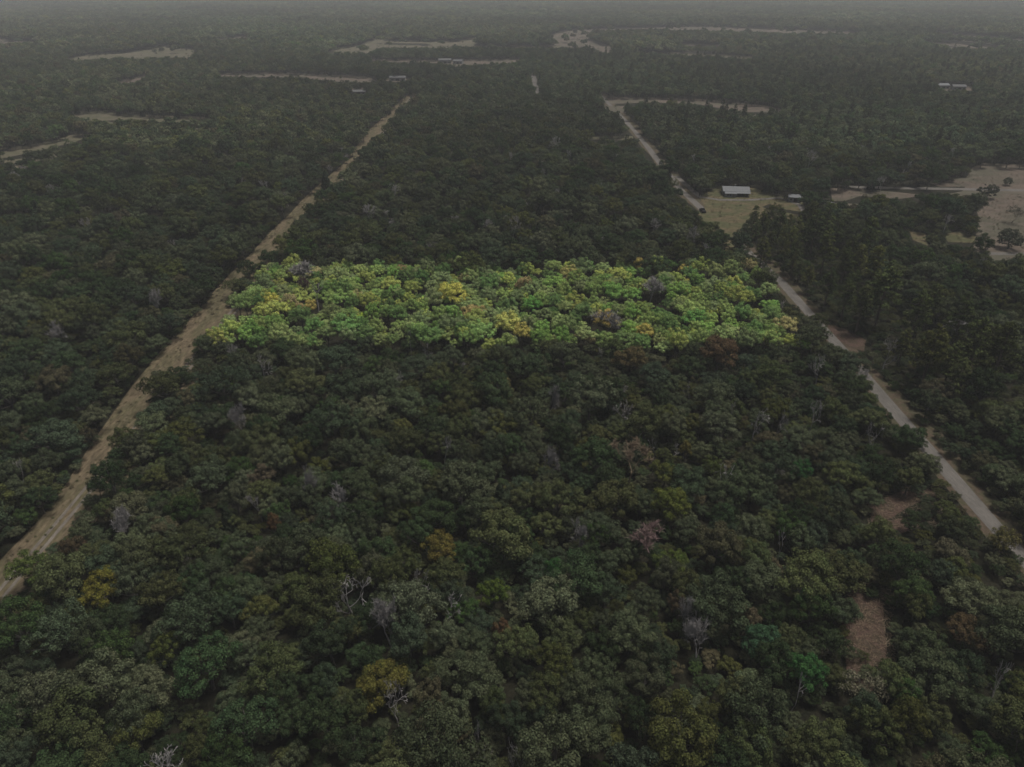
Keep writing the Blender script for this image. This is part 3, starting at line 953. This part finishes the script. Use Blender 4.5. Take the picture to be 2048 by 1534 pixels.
ok = clear_of(mid, 9 * mid_s, 4.3 * mid_s, OPEN) & clear_of(mid, 9 * mid_s, 3.6 * mid_s, SEEN_ROADS[:1])
mid, mid_s = mid[ok], mid_s[ok]
add_mass(mid, mid_s, P1, dark_tints(mid) * (1.12, 1.16, 1.14), (.85, 1.5))
scrub = scatter(280, 1900, 9.0, r3, 30)
ok = ~clear_of(scrub, np.full(len(scrub), 2.0), np.full(len(scrub), 1.2), [f[2] for f in FIELDS if f[0] == 'pasture']) & (r3.uniform(size=len(scrub)) < .06)
add_mass(scrub[ok], r3.uniform(.12, .42, ok.sum()), P1, dark_tints(scrub[ok]))
ced = mid[r3.uniform(size=len(mid)) < .05]
add_mass(ced, r3.uniform(.8, 1.2, len(ced)), [PC], np.tile(np.array([.024, .034, .019]), (len(ced), 1)), (.9, 1.2))
ced = oaks_xy[rest][r3.uniform(size=len(rest)) < .035]
ced = ced[off_taken(ced, 2) & clear_of(ced, np.full(len(ced), 8.), np.full(len(ced), 2.), SEEN)]
add_mass(ced, r3.uniform(.7, 1.15, len(ced)), [PC], np.tile(np.array([.026, .036, .020]), (len(ced), 1)), (.9, 1.2))
far = scatter(1150, 1900, 8.2, r3, 60)
far_s = fields_of(far, r3, .85, 1.4)
ok = clear_of(far, 8 * far_s, 4.3 * far_s, SEEN) | (r3.uniform(size=len(far)) < .012)
add_mass(far[ok], far_s[ok], P2, dark_tints(far[ok]) * (1.12, 1.16, 1.14), (.85, 1.2))
far = scatter(1900, 4300, 13.5, r3, 80)
far_s = fields_of(far, r3, 1.3, 2.1)
ok = clear_of(far, 8 * far_s, 4.3 * far_s, SEEN)
add_mass(far[ok], far_s[ok], P2, dark_tints(far[ok]) * (1.12, 1.16, 1.14), (.55, .75))
# taller pines sprinkled through the right side of the wood
pp = mid[(mid[:, 0] > 60) & (r3.uniform(size=len(mid)) < .06)]
add_mass(pp, np.full(len(pp), .75), PP, np.tile(np.array([.026, .034, .016]), (len(pp), 1)))

def plant_mass(name, label, cat):
    P_, R_, S_, I_, T_ = (np.concatenate(a) for a in (pos, rot, scl, idx, tint))
    me = bpy.data.meshes.new(name)
    me.vertices.add(len(P_)); me.vertices.foreach_set('co', P_.astype(np.float32).ravel())
    for nm, arr in (('rot', R_), ('scl', S_), ('tint', T_)):
        a = me.attributes.new(nm, 'FLOAT_VECTOR', 'POINT'); a.data.foreach_set('vector', arr.astype(np.float32).ravel())
    a = me.attributes.new('pat', 'INT', 'POINT'); a.data.foreach_set('value', I_.astype(np.int32))
    me.update()
    o = link(bpy.data.objects.new(name, me))
    o['kind'] = 'stuff'; o['label'] = label; o['category'] = cat
    for l in (pos, rot, scl, idx, tint):
        l.clear()
    return o
wood = plant_mass('woodland', 'dark oak woodland stretching away to the hazy horizon', 'woodland')
bt = []
for i in bright_rest:
    bt.append(tint_of(BRIGHTENED, pick(BRIGHTENED, rM), rM) * (1.08, 1.05, 1.12))
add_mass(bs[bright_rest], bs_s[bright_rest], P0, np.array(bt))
bright_wood = plant_mass('brightened_woodland', 'remaining trees with brightened leaf tint crowded into the bright stand', 'woodland')
# grass clumps on the track, the verges and the pastures
tuft = scatter(70, 420, 1.7, r3, 10)
px_, py_ = proj(tuft[:, 0], tuft[:, 1], 0.0)
on = np.zeros(len(tuft), bool)
for poly in [SEEN_ROADS[0]] + [f[2] for f in FIELDS if f[1] in (M_LAWN, M_PASTURE2)]:
    on |= in_poly(px_, py_, poly)
on &= r3.uniform(size=len(tuft)) < .42
tuft = tuft[on]
tc = np.array([(.078, .070, .038), (.10, .086, .052), (.062, .066, .032), (.12, .10, .066)])[r3.integers(0, 4, len(tuft))]
add_mass(tuft, r3.uniform(.035, .085, len(tuft)) * np.where(r3.uniform(size=len(tuft)) < .08, 2.2, 1), P1, tc, (.35, .7))
tufts = plant_mass('grass_tufts', 'dry grass clumps on the mown track and pastures', 'grass')
ng = bpy.data.node_groups.new('plant_wood', 'GeometryNodeTree')
ng.interface.new_socket('Geometry', in_out='INPUT', socket_type='NodeSocketGeometry')
ng.interface.new_socket('Geometry', in_out='OUTPUT', socket_type='NodeSocketGeometry')
gi = ng.nodes.new('NodeGroupInput'); go = ng.nodes.new('NodeGroupOutput')
ci = ng.nodes.new('GeometryNodeCollectionInfo')
ci.inputs['Collection'].default_value = patterns
ci.inputs['Separate Children'].default_value = True
ci.inputs['Reset Children'].default_value = True
iop = ng.nodes.new('GeometryNodeInstanceOnPoints')
iop.inputs['Pick Instance'].default_value = True
def named(nm, ty):
    n = ng.nodes.new('GeometryNodeInputNamedAttribute'); n.data_type = ty; n.inputs['Name'].default_value = nm
    return n.outputs['Attribute']
e2r = ng.nodes.new('FunctionNodeEulerToRotation')
ng.links.new(named('rot', 'FLOAT_VECTOR'), e2r.inputs[0])
ng.links.new(gi.outputs[0], iop.inputs['Points'])
ng.links.new(ci.outputs[0], iop.inputs['Instance'])
ng.links.new(named('pat', 'INT'), iop.inputs['Instance Index'])
ng.links.new(e2r.outputs[0], iop.inputs['Rotation'])
ng.links.new(named('scl', 'FLOAT_VECTOR'), iop.inputs['Scale'])
ng.links.new(iop.outputs[0], go.inputs[0])
for o in (wood, bright_wood, tufts):
    md = o.modifiers.new('plant_wood', 'NODES'); md.node_group = ng

# fallen sticks and weeds in the brown clearings
rD = np.random.default_rng(8)
sticks = []
for poly in [f[2] for f in FIELDS if f[1] is M_BRUSH][:2]:
    a = np.array(poly)
    for _ in range(900):
        q = rD.uniform(a.min(0) - 8, a.max(0) + 14)
        x, y = gp(*q)
        d = rD.normal(size=3) * (.5, .5, .16); d[2] = abs(d[2])
        sticks.append(([(x, y, .06), (x + d[0] * .5, y + d[1] * .5, .10 + d[2]), (x + d[0] * 1.2, y + d[1] * 1.2, .08 + d[2] * .8)], [.03, .035, .015]))
o = link(bpy.data.objects.new('fallen_branches', tube_mesh('fallen_branches', sticks, M_TANTWIG, 3)))
o['kind'] = 'stuff'; o['label'] = 'scattered fallen sticks on the reddish brown clearings'; o['category'] = 'debris'

# ------------------------------------------------------------------ buildings and car
M_METAL = plain('pale_metal_roof', (.145, .152, .158), .8, 0.0, .08, .8)
M_WHITE = plain('white_siding', (.17, .17, .165), .7)
M_GREYW = plain('grey_siding', (.22, .22, .21), .8)
M_DARKW = plain('dark_opening', (.02, .02, .022), .5)
M_GLASS = plain('window_glass', (.03, .035, .04), .1)
M_POST = plain('timber_post', (.16, .13, .10), .9)
M_RUST = plain('dull_metal_roof', (.095, .098, .098), .8)

def box(name, x0, x1, y0, y1, z0, z1, mat, parent):
    v = [(x0, y0, z0), (x1, y0, z0), (x1, y1, z0), (x0, y1, z0), (x0, y0, z1), (x1, y0, z1), (x1, y1, z1), (x0, y1, z1)]
    f = [(0, 3, 2, 1), (4, 5, 6, 7), (0, 1, 5, 4), (1, 2, 6, 5), (2, 3, 7, 6), (3, 0, 4, 7)]
    return mesh_obj(name, v, f, mat, parent)

def gable_roof(name, x0, x1, y0, y1, z0, rise, mat, parent, th=.14):
    """ridge along x, seams standing a little proud"""
    ym = (y0 + y1) / 2
    sec = [(y0, z0), (ym, z0 + rise), (y1, z0), (y1, z0 - th), (ym, z0 + rise - th), (y0, z0 - th)]
    v = [(x, y, z) for x in (x0, x1) for y, z in sec]
    f = [(0, 1, 7, 6), (1, 2, 8, 7), (2, 3, 9, 8), (3, 4, 10, 9), (4, 5, 11, 10), (5, 0, 6, 11), (0, 5, 4, 1), (1, 4, 3, 2), (6, 7, 10, 11), (7, 8, 9, 10)]
    o = mesh_obj(name, v, f, mat, parent)
    return o

def gable_wall(x0, x1, y0, y1, z1, rise, mat, parent):
    ym = (y0 + y1) / 2
    v = []
    for x in (x0, x1):
        v += [(x, y0, 0), (x, y1, 0), (x, y1, z1), (x, ym, z1 + rise), (x, y0, z1)]
    f = [(4, 3, 2, 1, 0), (5, 6, 7, 8, 9), (0, 5, 9, 4), (1, 2, 7, 6)]
    return mesh_obj('wall', v, f, mat, parent)

def window(x, y, z, w, h, parent, face=-1):
    o = box('window', x - w / 2, x + w / 2, y - .04, y + .04, z, z + h, M_WHITE, parent)
    box('pane', x - w / 2 + .08, x + w / 2 - .08, y - .055, y + .055, z + .08, z + h - .08, M_GLASS, o)

# the homestead
hx, hy = gp(1472, 392)
home = empty('house', (hx, hy, 0), radians(-7), (.92, .92, .92))
tag(home, 'low house with a wide pale metal roof on the rough lawn', 'house')
gable_wall(-7, 7, 0, 10, 2.7, 1.3, M_GREYW, home)
rf = gable_roof('roof', -7.6, 7.6, -.6, 10.6, 2.66, 1.55, M_METAL, home)
for k in range(13):
    x = -7.2 + k * 1.2
    v = []
    for xx in (x - .03, x + .03):
        v += [(xx, -.6, 2.67), (xx, 5, 4.22), (xx, 10.6, 2.67), (xx, 10.6, 2.73), (xx, 5, 4.28), (xx, -.6, 2.73)]
    mesh_obj('roof_seam', v, [(0, 1, 4, 5), (1, 2, 3, 4), (6, 11, 10, 7), (7, 10, 9, 8), (5, 4, 10, 11), (4, 3, 9, 10)], M_METAL, rf)
box('chimney', -.4, .3, 6.2, 6.8, 3.2, 5.0, M_WHITE, rf)
box('porch_opening', .6, 6.6, -.06, .1, .1, 2.2, M_DARKW, home)
for x in (.2, 2.3, 4.5, 6.8):
    box('porch_post', x - .08, x + .08, -2.3, -2.14, 0, 2.2, M_POST, home)
mesh_obj('porch_roof', [(-.2, -.5, 2.62), (7.4, -.5, 2.62), (7.4, -2.7, 2.2), (-.2, -2.7, 2.2), (-.2, -.5, 2.52), (7.4, -.5, 2.52), (7.4, -2.7, 2.1), (-.2, -2.7, 2.1)],
         [(3, 2, 1, 0), (4, 5, 6, 7), (0, 1, 5, 4), (1, 2, 6, 5), (2, 3, 7, 6), (3, 0, 4, 7)], M_METAL, home)
gable_wall(-6.6, -.6, -3.4, -.05, 2.2, .5, M_WHITE, home)
gable_roof('wing_roof', -6.9, -.3, -3.8, .3, 2.2, .62, M_METAL, home)
box('door', -2.6, -1.7, -3.46, -3.38, .05, 2.0, M_POST, home)
window(-5.2, -3.4, .9, 1.2, .9, home)
window(-3.7, -3.4, .9, .9, .9, home)

def small_house(px_, py_, w, d, h, rise, rz, label, wall=M_GREYW, roof=M_RUST, name='house', opening=True):
    x, y = gp(px_, py_)
    t = empty(name, (x, y, 0), rz)
    tag(t, label, name.replace('_', ' '))
    gable_wall(-w / 2, w / 2, 0, d, h, rise, wall, t)
    gable_roof('roof', -w / 2 - .4, w / 2 + .4, -.4, d + .4, h, rise * 1.08, roof, t)
    if opening:
        box('door', -w * .1, w * .1 + .4, -.05, .05, .05, min(2.1, h - .2), M_DARKW, t)
        window(-w * .32, 0, .9, w * .14, 1.0, t)
        window(w * .34, 0, .9, w * .14, 1.0, t)
    return t
small_house(1589, 405, 6, 6, 2.6, .8, radians(-14), 'small grey shed with a dark doorway beyond the lawn', M_GREYW, M_METAL, 'shed')
small_house(1664, 422, 7, 11, 3.0, 1.1, radians(62), 'pale metal roofed barn half hidden by dark oaks', M_GREYW, M_METAL, 'barn')
small_house(795, 162, 17, 8, 3.4, 1.4, 0, 'long white house at the far end of the grass track')
small_house(716, 190, 15, 8, 3, 1.2, .2, 'low pale roofed shed in the wood left of the grass track', M_GREYW, M_RUST, 'shed')
small_house(1886, 178, 13, 9, 3.4, 1.5, .1, 'white roofed house in a far clearing on the right', M_GREYW, M_METAL)
small_house(1918, 180, 12, 9, 3.2, 1.4, -.2, 'second pale house in the far right clearing', M_GREYW, M_RUST)
small_house(890, 127, 16, 10, 4, 1.6, .1, 'grey farm building in the far reddish pasture', M_GREYW, M_RUST, 'barn')
small_house(915, 128, 12, 9, 3.5, 1.5, -.2, 'small white house right of the far grey farm building')

# dark pickup on the gravel road
M_CAR = plain('dark_car_paint', (.018, .018, .02), .25, .3, .05)
M_TYRE = plain('tyre_rubber', (.02, .02, .02), .9)
M_RIM = plain('wheel_rim', (.35, .35, .36), .35, .8)
M_LAMP = plain('lamp_glass', (.55, .55, .5), .2)
M_TAIL = plain('tail_lamp_red', (.25, .01, .01), .3)
cx, cyy = gp(1405, 424)
car = empty('pickup_truck', (cx, cyy, .03), radians(4))
tag(car, 'dark pickup truck on the gravel road beside the rough lawn', 'truck')
def prism(name, prof, x0, x1, mat, parent, inset=0.0):
    n = len(prof)
    v = [(x0 + (inset if z > 1.2 else 0), y, z) for y, z in prof] + [(x1 - (inset if z > 1.2 else 0), y, z) for y, z in prof]
    f = [tuple(range(n))[::-1], tuple(range(n, 2 * n))] + [(i, (i + 1) % n, n + (i + 1) % n, n + i) for i in range(n)]
    return mesh_obj(name, v, f, mat, parent)
prism('body', [(-2.7, .45), (2.65, .45), (2.7, .95), (1.5, 1.08), (.85, 1.1), (-2.7, 1.1)], -.95, .95, M_CAR, car)
cab = prism('cab', [(-.75, 1.1), (1.35, 1.1), (.7, 1.78), (-.6, 1.8)], -.88, .88, M_CAR, car, .12)
prism('windscreen', [(.78, 1.72), (1.36, 1.14), (1.40, 1.14), (.82, 1.74)], -.72, .72, M_GLASS, car)
box('truck_bed', -.8, .8, -2.6, -.85, 1.09, 1.13, M_TYRE, car)
for sx in (-1, 1):
    for wy in (-1.7, 1.7):
        vs, fs = [], []
        for xx in (-.13, .13):
            vs += [(xx, .38 * cos(2 * pi * k / 14), .38 * sin(2 * pi * k / 14)) for k in range(14)]
        fs = [tuple(range(14)), tuple(range(27, 13, -1))] + [(k, k + 14, (k + 1) % 14 + 14, (k + 1) % 14) for k in range(14)]
        wh = mesh_obj('wheel', vs, fs, M_TYRE, car); wh.location = (sx * .86, wy, .38)
        vs = [(sx * .14, .22 * cos(2 * pi * k / 12), .22 * sin(2 * pi * k / 12)) for k in range(12)]
        mesh_obj('rim', vs, [tuple(range(12))], M_RIM, wh)
    box('headlight', sx * .7 - .18, sx * .7 + .18, 2.66, 2.72, .72, .9, M_LAMP, car)
    box('tail_light', sx * .85 - .08, sx * .85 + .08, -2.73, -2.69, .75, 1.05, M_TAIL, car)

# ------------------------------------------------------------------ the hazy air
m = bpy.data.materials.new('haze_air'); m.use_nodes = True
N = m.node_tree.nodes; N.clear()
out = N.new('ShaderNodeOutputMaterial')
pv = N.new('ShaderNodeVolumePrincipled')
pv.inputs['Color'].default_value = (.825, .85, .88, 1)
pv.inputs['Density'].default_value = 0.00020
pv.inputs['Anisotropy'].default_value = 0.0
m.node_tree.links.new(pv.outputs[0], out.inputs['Volume'])
hz = box('haze', -9500, 9500, -3500, 12500, -1.0, 104.0, m, None)
hz['kind'] = 'stuff'
hz['label'] = 'pale grey haze hanging over the whole woodland'; hz['category'] = 'haze'
